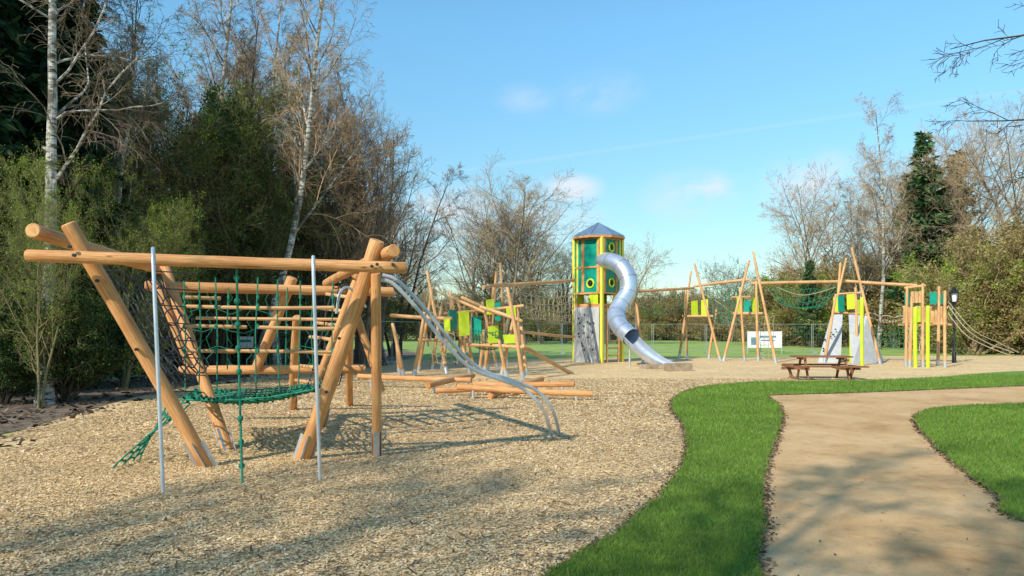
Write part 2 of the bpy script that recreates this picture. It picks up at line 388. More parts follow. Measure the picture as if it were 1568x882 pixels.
def tree(seed, H, r0, stems=1, spread=.12, t0=.25, spec=None, rmin=.006, bark=BARK, bark2=None, leaves=None, env0=None, trunkK=10, up0=.03, wander0=.09, name='tree', sides=8):
    rng = np.random.default_rng(seed); bark2 = bark2 or bark
    st = np.zeros((stems, 3)); st[:, :2] = rng.normal(0, r0*1.2 if stems > 1 else 0, (stems, 2)); st[:, 2] = -.1
    di = nrm(np.concatenate([rng.normal(0, spread, (stems, 2)), np.ones((stems, 1))], 1))
    ln = H*(.8+.25*rng.random(stems)) if stems > 1 else np.array([H*1.0]); ra = np.full(stems, r0)*(.7+.4*rng.random(stems))
    parts = []; P, D, R = level(rng, st, di, ln, ra, trunkK, wander0, up0, .12)
    R[:, 0] *= 1.35; V, Fc = tubes(P, D, R, sides); parts.append((V, Fc, bark))
    for li, (C, K, ratio, ang, wander, up, rr) in enumerate(spec):
        env = (env0 or (lambda t: 1.15-.8*t)) if li == 0 else (lambda t: 1.15-.6*t)
        p, d, L, r = children(rng, P, D, R, ln, C, t0 if li == 0 else .15, ratio, ang, env, rr)
        ln = L; P, D, R = level(rng, p, d, L, np.maximum(r, rmin), K, wander, up, .35)
        R = np.maximum(R, rmin*.7)
        V, Fc = tubes(P, D, R, 5 if li == 0 else 3); parts.append((V, Fc, bark if li == 0 else bark2))
    if leaves:
        n, size, mat, asp = leaves; pp = P.reshape(-1, 3); i = rng.integers(0, len(pp), n)
        parts.append(quads(rng, pp[i]+rng.normal(0, size*1.2, (n, 3)), size, asp, mat))
    return arr_mesh(name, parts)
rnd_env = lambda t: np.sin(np.pi*np.clip(.12+.86*t, 0, 1))**.7+.12
SP = [(18, 6, .42, .85, .14, .05, .5), (8, 5, .5, .7, .16, .05, .55), (7, 4, .5, .7, .18, .03, .6), (5, 3, .55, .6, .2, 0, .7)]
SPS = [(15, 6, .30, .75, .14, .07, .45), (8, 5, .5, .65, .16, .05, .5), (7, 4, .5, .65, .18, .03, .6), (4, 3, .6, .55, .18, .0, .7)]
SPM = SP[:1]+[(7, 5, .5, .7, .16, .05, .55), (6, 4, .5, .7, .18, .03, .6), (4, 3, .55, .6, .2, 0, .7)]
SPB = [(20, 6, .27, .6, .12, .08, .45), (8, 5, .5, .6, .16, .0, .55), (7, 5, .55, .6, .16, -.09, .6), (4, 4, .7, .5, .16, -.16, .7)]
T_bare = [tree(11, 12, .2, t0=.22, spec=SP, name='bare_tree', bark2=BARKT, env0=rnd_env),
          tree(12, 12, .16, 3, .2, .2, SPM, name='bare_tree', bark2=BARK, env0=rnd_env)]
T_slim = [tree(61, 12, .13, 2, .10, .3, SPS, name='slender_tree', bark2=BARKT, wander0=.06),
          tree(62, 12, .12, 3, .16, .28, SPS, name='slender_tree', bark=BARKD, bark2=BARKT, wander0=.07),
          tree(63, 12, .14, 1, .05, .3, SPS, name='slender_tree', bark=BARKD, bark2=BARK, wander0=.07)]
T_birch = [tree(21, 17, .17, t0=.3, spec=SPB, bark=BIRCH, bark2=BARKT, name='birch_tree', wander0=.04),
           tree(22, 15, .15, 2, .1, .25, SPB, bark=BIRCH, bark2=BARK, name='birch_tree', wander0=.05)]
T_birchF = tree(25, 17, .235, t0=.30, spec=[(20, 7, .24, .9, .14, -.02, .33)]+SPB[1:], bark=BIRCH, bark2=BARK, name='birch_tree', wander0=.035, up0=.06, trunkK=16, sides=14, spread=.0)
T_spring = [tree(31, 10, .10, 3, .12, .12, SPM, bark=BARKO, bark2=BARKO, leaves=(17000, .07, LEAFY, .6), name='budding_tree', env0=rnd_env),
            tree(32, 10, .10, 3, .14, .1, SPM, bark=BARKD, bark2=BARKO, leaves=(24000, .09, IVY, .7), name='ivy_tree', env0=rnd_env)]
BS = [(9, 5, .45, .6, .2, .02, .5), (6, 4, .5, .7, .2, .0, .6), (4, 3, .55, .7, .22, 0, .7)]
T_bush = [tree(41, 4.5, .05, 14, .45, .08, BS, bark=BARKO, bark2=BARKT, leaves=(20000, .09, LEAFB, .6), name='hedge_bush', up0=.02, wander0=.16),
          tree(42, 4.2, .05, 14, .5, .08, BS, bark=BARKD, bark2=BARKO, leaves=(24000, .09, IVY, .7), name='evergreen_bush', up0=.02, wander0=.16),
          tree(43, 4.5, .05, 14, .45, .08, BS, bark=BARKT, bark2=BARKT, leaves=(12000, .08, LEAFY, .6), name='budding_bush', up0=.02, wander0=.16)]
def conifer(seed, H, rad, n, mat, base=.06, cards=30, size=.5, name='spruce_tree', drop=-.25):
    rng = np.random.default_rng(seed); parts = []
    P, D, R = level(rng, np.zeros((1, 3)), np.array([[0, 0, 1.]]), np.array([H]), np.array([H*.016]), 10, .02, .05, .08)
    V, Fc = tubes(P, D, R, 7); parts.append((V, Fc, BARKD))
    t = base+(1-base)*rng.random(n)**1.1; a = rng.random(n)*6.283
    i = np.minimum((t*10).astype(int), 9); f = t*10-i; st = P[0, i]*(1-f[:, None])+P[0, i+1]*f[:, None]
    di = nrm(np.stack([np.cos(a), np.sin(a), .25-.3*(1-t)+rng.normal(0, .1, n)], 1))
    ln = rad*(1.03-t)**.8*(.5+.65*rng.random(n))+.15
    P, D, R = level(rng, st, di, ln, np.full(n, .03), 6, .07, drop*.2, .3)
    V, Fc = tubes(P, D, R, 3); parts.append((V, Fc, BARKD))
    bi = rng.integers(0, n, n*cards); w = ln[bi]/ln.mean(); keep = rng.random(len(bi)) < np.clip(w, .25, 1); bi = bi[keep]
    tt = rng.random(len(bi))**.7*5.99; k = tt.astype(int); f = (tt-k)[:, None]
    c = P[bi, k]*(1-f)+P[bi, k+1]*f; d = D[bi, k]; side = np.cross(d, np.array([0, 0, 1.]))*rng.choice([-1, 1], len(bi))[:, None]
    parts.append(quads(rng, c, size, .3, mat, d*.8+side*.9, .35)); return arr_mesh(name, parts)
T_con = [conifer(51, 16, 3.0, 400, NEEDLE, cards=48, size=.5), conifer(52, 15, 2.6, 360, NEEDLE, .04, cards=48, size=.5),
         conifer(53, 16, 3.6, 210, NEEDLEL, .12, cards=70, size=.6, name='pine_tree', drop=.1)]
def put(me, u, D, H0, top_v=None, H=None, name=None, rot=None, wide=1.0):
    X = (u-CX)/F*D
    if top_v is not None: H = EYE+(HV-top_v)/F*D
    s = H/H0; return place(name or me.name.split('.')[0], me, (X, D, 0), random.random()*6.28 if rot is None else rot, (s*wide, s*wide, s))
# left woodland
for u, D, tv in [(-70, 18, -260), (-15, 19, -240), (25, 21, -200), (110, 20.5, -40), (100, 26, -60), (-20, 28, -200), (150, 25, 60), (50, 24, -160), (212, 33, 150), (-180, 24, -300), (300, 46, 280), (400, 48, 340), (178, 30, 90), (250, 36, 230), (345, 40, 250)]:
    put(random.choice(T_con[:2]), u, D, 16, tv, name='spruce_tree', wide=.85)
put(T_birchF, 68, 15.8, 17, H=16, rot=1.0)
put(T_spring[0], 60, 15.0, 9.7, 270, wide=.65, rot=2); put(T_bush[1], 100, 16.2, 3.6, H=2.3, wide=.9); put(T_bush[1], 5, 15.8, 3.6, H=2.0, wide=.9)
for u, D, tv, k in [(165, 23, -150, 1), (425, 27, -60, 0), (440, 33, 0, 1), (252, 27, -60, 0), (330, 29, -20, 1), (590, 33, 130, 0), (385, 25, -120, 0), (475, 31, 60, 1)]:
    put(T_birch[k], u, D, 16, tv, wide=.95)
for u, D, tv in [(380, 30, 60), (500, 33, 130), (530, 40, 140), (612, 40, 240), (470, 29, 170), (575, 36, 190), (455, 38, 90), (290, 32, 70), (545, 34, 200), (200, 26, 120), (600, 44, 280), (415, 34, 50)]:
    put(T_slim[random.randrange(3)], u, D, 12, tv, wide=1.05)
put(T_bare[1], 562, 31, 11.5, 150, wide=.8, rot=1.5); put(T_bare[0], 480, 30, 11.5, 170, wide=.75)
for u, D, tv, k in [(190, 20, 290, 0), (335, 26, 190, 1), (290, 27, 110, 0), (400, 28, 240, 1), (135, 21, 280, 0), (-30, 17, 260, 0), (455, 31, 300, 1), (350, 30, 180, 0), (510, 36, 330, 1), (245, 23, 320, 0), (570, 42, 350, 1)]:
    put(T_spring[k], u, D, 9.7, tv, wide=.85)
for i in range(18):
    u = -60+i*31; D = 22+i*1.0+random.uniform(-.5, 2.5)
    put(T_bush[random.choice([0, 1, 1, 1, 1])], u, D, 3.6, H=random.uniform(2.4, 3.8) if u < 420 else random.uniform(1.6, 2.8), wide=1.25)
for i in range(12):
    put(T_bush[1], -150+i*58, 34+i*1.6+random.random()*3, 3.6, H=random.uniform(5, 8)*(1 if i < 9 else .7), wide=1.3)
# centre backdrop
put(T_bare[0], 772, 76, 11.5, 300, wide=1.3, rot=.5); put(T_bare[0], 722, 82, 11.5, 318, wide=1.2, rot=2); put(T_bare[0], 828, 86, 11.5, 325, wide=1.2, rot=4); put(T_bare[1], 750, 84, 11.5, 318, wide=1.2, rot=4); put(T_bare[1], 795, 80, 11.5, 322, wide=1.2, rot=1)
put(T_bare[0], 975, 80, 11.5, 390, wide=1.2); put(T_bare[1], 1120, 95, 11.5, 398, wide=1.1); put(T_bare[0], 945, 84, 11.5, 400); put(T_bare[0], 655, 70, 11.5, 395, wide=.95); put(T_bare[1], 865, 90, 11.5, 370)
for i in range(34):
    u = 560+i*20; D = 108+random.uniform(-6, 14); put(T_bush[random.choice([0, 0, 2, 2, 1])], u, D, 3.6, H=random.uniform(3.5, 6.5), wide=1.4)
for i in range(12): put(random.choice(T_bare), 600+i*60+random.uniform(-15, 15), 125+random.uniform(0, 10), 11.5, random.uniform(435, 462))
# right trees
for u, D, tv, m in [(1422, 62, 205, T_con[2]), (1466, 68, 235, T_con[2]), (1240, 66, 400, T_con[2]), (1392, 70, 265, T_con[2])]: put(m, u, D, 16, tv, wide=.85, name='pine_tree')
for u, D, tv, k in [(1345, 60, 195, 0), (1365, 66, 215, 1), (1320, 64, 250, 1)]: put(T_birch[k], u, D, 16, tv, wide=1.0)
for u, D, tv in [(1255, 74, 300), (1295, 70, 325), (1225, 80, 345), (1535, 58, 222), (1500, 66, 235), (1585, 56, 225), (1625, 60, 215), (1330, 76, 290), (1195, 85, 410), (1385, 72, 270), (1470, 62, 290)]: put(T_bare[0], u, D, 11.5, tv, wide=1.0)
for i in range(19):
    u = 1195+i*20; D = 76-i*.8+random.uniform(-2, 3); put(T_bush[0 if random.random() < .7 else 2], u, D, 3.6, random.uniform(405, 455)-(u > 1460)*20, wide=1.15)
for i in range(7): put(T_bush[0 if i % 3 else 2], 1490+i*24, 50+random.uniform(-2, 2), 3.6, random.uniform(375, 410), wide=1.1)
# trees standing behind the viewer that shade the foreground
for X, Y, H, m, rr, wd in [(-11.5, -5, 14, T_slim[0], 1, 1), (-6.5, -7.5, 14, T_birch[0], 2, .9), (-22, 4, 15, T_slim[1], 4, 1),
                           (-4.2, -2.6, 14, T_slim[1], 1, 1), (-9.5, -10, 16, T_slim[2], 2, 1.1), (-1.5, -9, 15, T_bare[0], 4, .6)]:
    h0 = 16 if 'birch' in m.name else 12
    place(m.name.split('.')[0], m, (X, Y, 0), rr, (H/h0*wd, H/h0*wd, H/h0))
# overhanging limb tree at right, trunk outside the view
rng = np.random.default_rng(5)
P0 = np.array([[11.5, 10.5, 0]]); P, D, R = level(rng, P0, np.array([[0, 0, 1.]]), np.array([10.]), np.array([.24]), 8, .05, .05, .3)
parts = [(*tubes(P, D, R, 8), BARK)]
tg = [(1520, 115, 9.6), (1475, 8, 9.8), (1560, 90, 10), (1530, 35, 9.4), (1580, 165, 9.8)]
st = np.array([[11.5, 10.5, z] for z in (5.0, 6.4, 5.4, 5.8, 4.6)]); en = np.array([tuple(pt(*q)) for q in tg]); dd = en-st; ln = np.linalg.norm(dd, axis=1)
P, D, R = level(rng, st, nrm(dd+np.array([0, 0, .3])), ln*1.03, np.full(5, .045), 10, .07, -.03, .12); parts.append((*tubes(P, D, R, 6), BARKD))
for C, K, ra, an, wa, up, rr in [(11, 6, .17, .55, .13, -.03, .5), (6, 4, .5, .6, .16, -.04, .6), (4, 3, .5, .6, .2, 0, .6)]:
    p, d, L, r = children(rng, P, D, R, ln, C, .3, ra, an, lambda t: 1.1-.4*t, rr); ln = L
    P, D, R = level(rng, p, d, L, np.maximum(r, .004), K, wa, up, .4); R = np.maximum(R, .0028); parts.append((*tubes(P, D, R, 4), BARKD))
place('overhanging_tree', arr_mesh('overhanging_tree', parts), (0, 0, 0))

# ---------------- near climbing frame ----------------
cf = empty('rope_climbing_frame')
w = MB(); feet = MB(); poles = MB(); gr = MB(); kr = MB(); rg = MB(); bolts = MB()
def leg(top, base, r, mb=w):
    mb.log(top, base, r, r*1.03)
    d = (Vector(top)-Vector(base)).normalized()
    for sx in (-1, 1):
        o = Vector((sx*(r+.004), 0, 0)); feet.box(Vector(base)+d*.1+o, (.008, .09, .5), d.to_track_quat('Z', 'Y').to_matrix())
    feet.box(Vector(base)+d*.14+Vector((.01, -r-.006, 0)), (.07, .008, .42), d.to_track_quat('Z', 'Y').to_matrix())
beamL, beamR = pt(40, 391, 7.5), pt(622, 410, 8.3)
w.log(beamL, beamR, .062, .066, wob=.03)
leg(pt(104, 342, 7.75), gp(318, 716), .078)
leg(pt(578, 368, 8.5), gp(463, 704), .086)
leg(pt(575, 418, 8.55), gp(577, 699), .06)
leg(pt(252, 408, 10.9), gp(350, 690), .075)
w.log(pt(50, 353, 7.55), pt(245, 412, 11.2), .078)
w.log(pt(603, 384, 8.2), pt(500, 434, 13.2), .075)
w.log(pt(222, 438, 11.2), pt(602, 447, 12.6), .08)
w.log(pt(275, 567, 12.2), pt(560, 565, 12.6), .075)
w.log(pt(448, 425, 12.0), pt(392, 566, 12.3), .085)
leg(pt(455, 486, 13), gp(448, 628), .075)
leg(pt(535, 505, 13.5), gp(535, 622), .07)
leg(pt(548, 420, 11.6), gp(488, 656), .08)
w.log(pt(240, 430, 10.6), pt(290, 560, 10.6), .055)
w.log(pt(545, 430, 10.8), pt(480, 600, 10.8), .05)
w.log(pt(545, 480, 12.8), pt(585, 600, 12.9), .065)
for u0, u1, v0, D in [(282, 338, 455, 9.6), (285, 512, 469, 9.6), (280, 378, 499, 9.6), (394, 512, 501, 9.6), (330, 512, 537, 9.8), (285, 360, 537, 9.8), (300, 520, 487, 11)]:
    rg.log(pt(u0, v0, D), pt(u1, v0+2, D+.25), .024, n=8)
for v0 in range(455, 600, 22):
    q = (v0-430)/170; rg.log(pt(545-62*q, v0, 10.75), pt(508-62*q, v0-5, 12.2), .028, n=8)
poles.tube(catmull([pt(236, 400, 7.6), pt(235, 408, 7.3), gp(250, 757)], 6), .019, 12)
poles.tube(catmull([pt(481, 412, 8.0), pt(480, 419, 7.75), gp(490, 737)], 6), .019, 12)
poles.tube(catmull([pt(515, 480, 10), pt(520, 450, 10), pt(530, 440, 10.2), pt(540, 445, 10.6), pt(560, 470, 11)], 6), .018, 8)
for u, D, v0, v1 in [(282, 9.6, 430, 600), (305, 9.6, 430, 590), (330, 9.6, 425, 600), (395, 9.6, 425, 600), (425, 9.8, 428, 600), (460, 10, 430, 590), (510, 9.9, 430, 590), (350, 11, 440, 566), (440, 11.4, 440, 566), (480, 11.4, 440, 566)]:
    gr.tube([pt(u, v0, D), pt(u+random.uniform(-4, 4), (v0+v1)/2, D), pt(u+random.uniform(-3, 3), v1, D)], .009, 6)
    for vv in (455, 469, 500, 537):
        if v0 < vv < v1: gr.tube([pt(u, vv-4, D), pt(u, vv, D), pt(u, vv+4, D)], [.012, .024, .012], 8)
rp = [pt(362, 402, 7.95), pt(364, 480, 8), pt(367, 600, 8), gp(371, 742)]
gr.tube(catmull(rp, 6), .013, 8)
for k in range(9):
    p = pt(362+k, 425+k*36, 8.0-.02*k); gr.tube([p+Vector((0, 0, .035)), p+Vector((0, 0, .012)), p-Vector((0, 0, .012)), p-Vector((0, 0, .035))], [.014, .034, .034, .014], 8)
gr.net(pt(280, 612, 8.9), pt(482, 596, 8.8), pt(500, 585, 11.2), pt(300, 596, 11.2), 26, 13, .013, .16, 14, .6)
gr.net(pt(290, 618, 8.9), pt(262, 606, 9.4), gp(213, 705), gp(165, 720), 3, 8, .011, .03, 8, .5)
gr.net(pt(290, 442, 12.0), pt(500, 446, 12.3), pt(500, 560, 12.5), pt(290, 562, 12.3), 7, 4, .006, .04, 10, .6)
kr.net(pt(135, 402, 8), pt(246, 425, 10.6), pt(320, 560, 10.4), pt(262, 590, 8.6), 11, 9, .010, .15, 10, .8)
kr.net(pt(510, 440, 11.4), pt(548, 440, 12.8), pt(520, 590, 12.6), pt(470, 600, 11), 5, 10, .01, .03, 8, .5)
for vv in range(415, 600, 26): kr.tube([pt(236, vv, 8.4), pt(300+(vv-415)*.1, vv+4, 10.2)], .008, 6)
for u, v0, D in [(108, 378, 7.5), (115, 391, 7.42), (570, 408, 8.13), (578, 405, 8.14), (602, 405, 8.2), (150, 430, 7.83), (210, 535, 8.07), (255, 610, 8.3), (520, 518, 8.55), (500, 600, 8.8), (236, 393, 7.55), (481, 406, 7.98)]:
    p = pt(u, v0, D); bolts.tube([p, p+Vector((0, -.03, 0))], .018, 10)
mid1 = [(583, 428, 8.6), (604, 436, 8.65), (640, 474, 8.8), (680, 524, 9.0), (722, 564, 9.3), (765, 581, 9.6), (803, 597, 9.9), (832, 628, 10.1)]
mid2 = [(585, 421, 8.9), (612, 432, 8.95), (655, 478, 9.15), (697, 530, 9.4), (737, 566, 9.7), (785, 583, 10.0), (824, 600, 10.3), (848, 632, 10.5)]
poles.tube(catmull([pt(*q) for q in mid1]+[gp(846, 672)], 8), .024, 12)
poles.tube(catmull([pt(*q) for q in mid2]+[gp(857, 668)], 8), .024, 12)
w.build('timber_logs', WOOD, cf); feet.build('steel_feet', STEEL, cf, False); poles.build('steel_poles_and_rails', WHITEST, cf)
gr.build('green_ropes', ROPEG, cf); kr.build('black_nets', ROPEK, cf); rg.build('wooden_rungs', WOODP, cf); bolts.build('bolts', BLACK, cf)
bl = empty('balance_log_trail'); w = MB(); s = MB()
for a, b, r in [((548, 576, 20.5), (722, 582, 19.5), .07), ((655, 590, 18.2), (724, 575, 21), .08), ((668, 598, 17.6), (800, 592, 18.2), .07), ((700, 592, 17), (908, 603, 16.6), .07), ((725, 588, 18.5), (880, 588, 18), .07), ((750, 607, 16.9), (830, 580, 19.4), .07)]:
    p, q = pt(*a), pt(*b); w.log(p, q, r)
    for t in (.12, .88):
        c = p.lerp(q, t); s.tube([Vector((c.x, c.y, -.05)), Vector((c.x, c.y, c.z-.05))], .035, 8)
w.build('logs', WOOD, bl); s.build('steel_supports', STEEL, bl)

# ---------------- middle adventure structure ----------------
def structure(name, poles_, beams, panels, nets, ropes=(), posts=(), pr=.066):
    e = empty(name); w = MB(); tl = MB(); li = MB(); gy = MB(); gn = MB(); bn = MB(); lp = MB(); fe = MB()
    for q in poles_:
        u0, v0, u1, v1 = q[:4]; dd = q[4] if len(q) > 4 else 0; b = gp(u1, v1); t = pt(u0, v0, b.y+dd)
        w.log(t, b, pr*.85, pr*1.05, 10); fe.tube([b-Vector((0, 0, .02)), b+(t-b).normalized()*.25], pr*1.08+.01, 10)
    for a, b, r in beams: w.log(pt(*a), pt(*b), r*.9, n=10)
    for u0, v0, u1, v1, D, kind, yaw in panels:
        c = pt((u0+u1)/2, (v0+v1)/2, D); hw = (u1-u0)/2/F*D/max(.3, math.cos(yaw)); hh = (v1-v0)/2/F*D
        dx = Vector((math.cos(yaw), math.sin(yaw), 0))*hw; dz = Vector((0, 0, hh)); mb = {'t': tl, 'l': li, 'g': gy}[kind]
        tp = random.uniform(.75, 1)
        mb.plate([c-dx*tp-dz, c+dx-dz*.9, c+dx*tp+dz, c-dx+dz*random.uniform(.85, 1)], .04)
    for q in nets:
        a, b, c, d, nu, nv, r, sag, kind = q; (gn if kind == 'g' else bn).net(pt(*a), pt(*b), pt(*c), pt(*d), nu, nv, r, sag, 8, .5)
    for P, r in ropes: bn.tube(catmull([pt(*q) for q in P], 6), r, 6)
    for u, v0, v1 in posts:
        b = gp(u, v1); lp.log(pt(u, v0, b.y), b, .08, n=10)
    for mb, nm, m in ((w, 'timber_poles', WOODP), (fe, 'steel_feet', STEEL), (tl, 'teal_panels', TEAL), (li, 'lime_panels', LIME), (gy, 'climbing_walls', GREYP), (gn, 'green_net', ROPEG), (bn, 'rope_net', ROPEB), (lp, 'lime_posts', LIME)):
        if mb.v: mb.build(nm, m, e)
    return e
structure('pole_climbing_structure',
    [(601, 495, 618, 577), (607, 512, 612, 575), (654, 415, 684, 572, 1), (650, 478, 634, 576), (676, 468, 661, 566), (689, 447, 719, 572, .6), (712, 462, 699, 560), (692, 462, 676, 566),
     (738, 462, 762, 566), (766, 402, 776, 560), (777, 440, 801, 582), (756, 440, 742, 572), (741, 505, 734, 572), (764, 520, 776, 578), (712, 500, 712, 562), (786, 490, 768, 574), (798, 500, 806, 575), (727, 470, 747, 560), (662, 440, 640, 570), (700, 455, 728, 572), (760, 415, 746, 568)],
    [((598, 483, 27), (692, 488, 26), .08), ((706, 455, 26), (765, 482, 26), .07), ((680, 480, 27), (802, 468, 26), .06), ((800, 530, 24), (882, 576, 27), .08), ((715, 528, 26), (800, 532, 25), .07), ((740, 440, 27), (770, 436, 29), .08), ((640, 520, 26), (690, 522, 26), .06), ((735, 470, 25.5), (800, 492, 25), .07), ((690, 455, 25.5), (742, 478, 25), .06)],
    [(702, 476, 719, 515, 25.6, 'l', .3), (722, 484, 738, 513, 25.8, 't', -.4), (688, 474, 699, 506, 26.2, 't', .9), (748, 498, 763, 526, 25.5, 'l', .4), (758, 462, 767, 492, 26.6, 't', -.5), (744, 458, 757, 482, 26.8, 'l', .2), (775, 470, 790, 486, 25.5, 'l', .2), (680, 488, 690, 508, 25.9, 'l', -.5), (770, 512, 790, 526, 25.3, 'l', .1)],
    [((722, 504, 25.4), (775, 506, 25.4), (768, 532, 26), (728, 532, 26), 10, 6, .014, .25, 'g'), ((656, 440, 27), (688, 455, 26.5), (700, 555, 26.5), (662, 556, 27), 5, 9, .012, .0, 'b')])
structure('rope_bridge', [(793, 470, 796, 566)],
    [((768, 437, 29), (880, 429, 35), .09), ((800, 508, 30), (880, 516, 35), .07)], [],
    [((795, 438, 30), (878, 440, 35), (878, 492, 35), (800, 484, 30), 12, 5, .018, .25, 'b'), ((795, 450, 31), (878, 452, 36), (878, 494, 36), (800, 486, 31), 10, 4, .018, .3, 'b')])

# ---------------- tower ----------------
tw = empty('playground_tower'); C = Vector(((916-CX)/F*36.6, 36.6, 0)); yaw = math.radians(43); S = 1.68
R = Matrix.Rotation(-yaw, 3, 'Z')
def T(x, y, z): return C+R @ Vector((x, y, z))
yp = MB(); wp = MB(); tl = MB(); gy = MB(); lm = MB(); rf = MB(); bk = MB(); h = S/2
corners = [(sx, sy) for sx in (-1, 1) for sy in (-1, 1)]
front = min(corners, key=lambda q: T(q[0]*h, q[1]*h, 0).y)
for sx, sy in corners:
    yp.box(T(sx*h, sy*h, 3.05), (.14, .14, 6.1), R)
    if (sx, sy) == front:
        for ox, oy in ((-.17*sx, .0), (0, -.17*sy)):
            wp.box(T(sx*(h+.02)+ox, sy*(h+.02)+oy, 4.72), (.13, .13, 2.7), R)
faces = []
for nx, ny in ((1, 0), (-1, 0), (0, 1), (0, -1)):
    faces.append((R @ Vector((nx, ny, 0)), Vector((nx, ny, 0))))
def fp(n, a, z, out=0):
    t = Vector((-n.y, n.x, 0)); p = n*(h+out)+t*a; return T(p.x, p.y, z)
def frot(n):
    return R @ Matrix.Rotation(math.atan2(n.y, n.x)-math.pi/2, 3, 'Z')
for nw, n in faces:
    fr = frot(n); vis = nw.y < 0; left = vis and nw.x < 0
    Wd = S-.16
    for z0, z1 in ((3.42, 4.62), (4.66, 6.02)):
        tl.box(fp(n, 0, (z0+z1)/2, 0), (Wd, .04, z1-z0), fr)
    for a in (-.62, .62): yp.box(fp(n, a*1.0, 4.72, .03), (.1, .03, 2.6), fr)
    for z in (3.38, 4.64, 6.05): wp.box(fp(n, 0, z, .04), (Wd, .05, .09), fr)
    if vis: wp.box(fp(n, -.28 if left else .3, 4.72, .035), (.16, .035, 2.55), fr)
    cs = [(.18, 3.85)] if left else [(-.12, 3.9), (-.12, 5.62)]
    for a, z in cs:
        ax = R @ Vector((-n.y, n.x, 0)); c = fp(n, a, z, .045)
        pts = [c+(ax*math.cos(k*math.pi/12)+Vector((0, 0, 1))*math.sin(k*math.pi/12))*.2 for k in range(25)]
        lm.tube(pts, .045, 8, False); bk.tube([fp(n, a, z, .02), fp(n, a, z, .03)], .18, 20)
    wp.box(fp(n, 0, 2.78, .0), (Wd, .08, .16), fr)
    lm.box(fp(n, .35, 3.1, .0), (Wd*.35, .03, .48), fr)
    if left:
        gy.plate([fp(n, -.76, 0, .12), fp(n, .76, 0, .12), fp(n, .74, 2.7, .08), fp(n, -.74, 2.7, .08)], .05)
        for k in range(16):
            p = fp(n, random.uniform(-.6, .6), random.uniform(.3, 2.5), .15); bk.tube([p, p+nw*.05], [.045, .03], 7)
    elif vis:
        for k in range(7): wp.box(fp(n, .05, .35+k*.36, .02), (Wd*.7, .06, .06), fr)
        for a in (-.45, .5): wp.log(fp(n, a, 0, .02), fp(n, a, 2.7, .02), .05, n=8)
        gy.plate([fp(n, -.1, .9, -.5), fp(n, .5, .9, -.5), fp(n, .5, 2.4, -.5), fp(n, -.1, 2.4, -.5)], .04)
wp.box(T(0, 0, 2.78), (S-.1, S-.1, .1), R)
E = 1.22
apex = T(0, 0, 6.86); ns = 8
rim = [C+Vector((math.cos(a)*E*1.08, math.sin(a)*E*1.08, 6.14)) for a in [2*math.pi*(i+.5)/ns for i in range(ns)]]
for i in range(ns):
    a, b = rim[i], rim[(i+1) % ns]; k = len(rf.v); up = Vector((0, 0, .05))
    rf.v += [a, b, b+up, a+up, apex+up]; rf.f += [(k, k+1, k+2, k+3), (k+3, k+2, k+4)]; rf.uv += [(0, 0)]*7
    rf.tube([a+up*1.2, apex+up*1.2], .022, 6)
    wp.box((a+b)/2-Vector((0, 0, .04)), ((b-a).length, .06, .1), Matrix.Rotation(math.atan2((b-a).y, (b-a).x), 3, 'Z'))
k = len(rf.v); rf.v += rim; rf.f.append(tuple(k+i for i in reversed(range(ns)))); rf.uv += [(0, 0)]*ns
yp.build('yellow_posts', YEL, tw, False); wp.build('timber_cladding', WOOD, tw, False); tl.build('teal_panels', TEAL, tw, False)
gy.build('grey_climbing_wall', GREYP, tw, False); lm.build('lime_trim', LIME, tw); rf.build('metal_roof', ROOF, tw, False); bk.build('porthole_glazing', BLACK, tw)
# tube slide
sl = MB(); ribs = MB(); tr = MB()
cp = catmull([pt(*q) for q in [(924, 399, 35.7), (936, 400, 34.8), (951, 408, 34.2), (961, 425, 33.9), (962, 446, 33.8), (952, 464, 33.6), (944, 480, 33.3), (946, 494, 32.8), (955, 506, 32.3), (966, 516, 31.9)]], 6)
sl.tube(cp, .40, 24, False)
sl.tube(list(reversed(cp)), .37, 24, False)
for i in range(0, len(cp), 6):
    c = cp[i]; t = (cp[min(i+1, len(cp)-1)]-cp[max(i-1, 0)]).normalized(); ribs.tube([c-t*.03, c+t*.03], .425, 24, False)
t = (cp[-1]-cp[-3]).normalized(); ribs.tube([cp[-1]-t*.04, cp[-1]+t*.03], .43, 24, False)
tp = catmull([cp[-1]]+[pt(*q) for q in [(985, 534, 31.2), (1005, 548, 30.6), (1026, 558, 30.1), (1046, 563, 29.7)]], 6)
n = 12; rows = []
for off in (0, .03):
    row = []
    for i, c in enumerate(tp):
        t = (tp[min(i+1, len(tp)-1)]-tp[max(i-1, 0)]).normalized(); sd = t.cross(Vector((0, 0, 1))).normalized(); upv = sd.cross(t)
        row.append([c+Vector((0, 0, .02))+(sd*math.cos(th)-upv*math.sin(th))*(.36+off) for th in [math.pi*(j/n) for j in range(n+1)]])
    rows.append(row)
for row in rows:
    b = len(tr.v)
    for r_ in row: tr.v += r_
    for i in range(len(tp)-1):
        for j in range(n): tr.f.append((b+i*(n+1)+j, b+i*(n+1)+j+1, b+(i+1)*(n+1)+j+1, b+(i+1)*(n+1)+j)); tr.uv += [(0, 0)]*4
for j in (0, n): tr.tube([r_[j] for r_ in rows[1]], .03, 8)
ts = empty('tube_slide'); sl.build('slide_tube', INOX, ts); ribs.build('tube_flanges', STEEL, ts); tr.build('slide_trough', INOX, ts)
sp = MB()
for q in [cp[-2], tp[8]]: sp.tube([Vector((q.x, q.y+.1, 0)), Vector((q.x, q.y+.1, max(.1, q.z-.35)))], .05, 8)
sp.build('slide_supports', STEEL, ts)
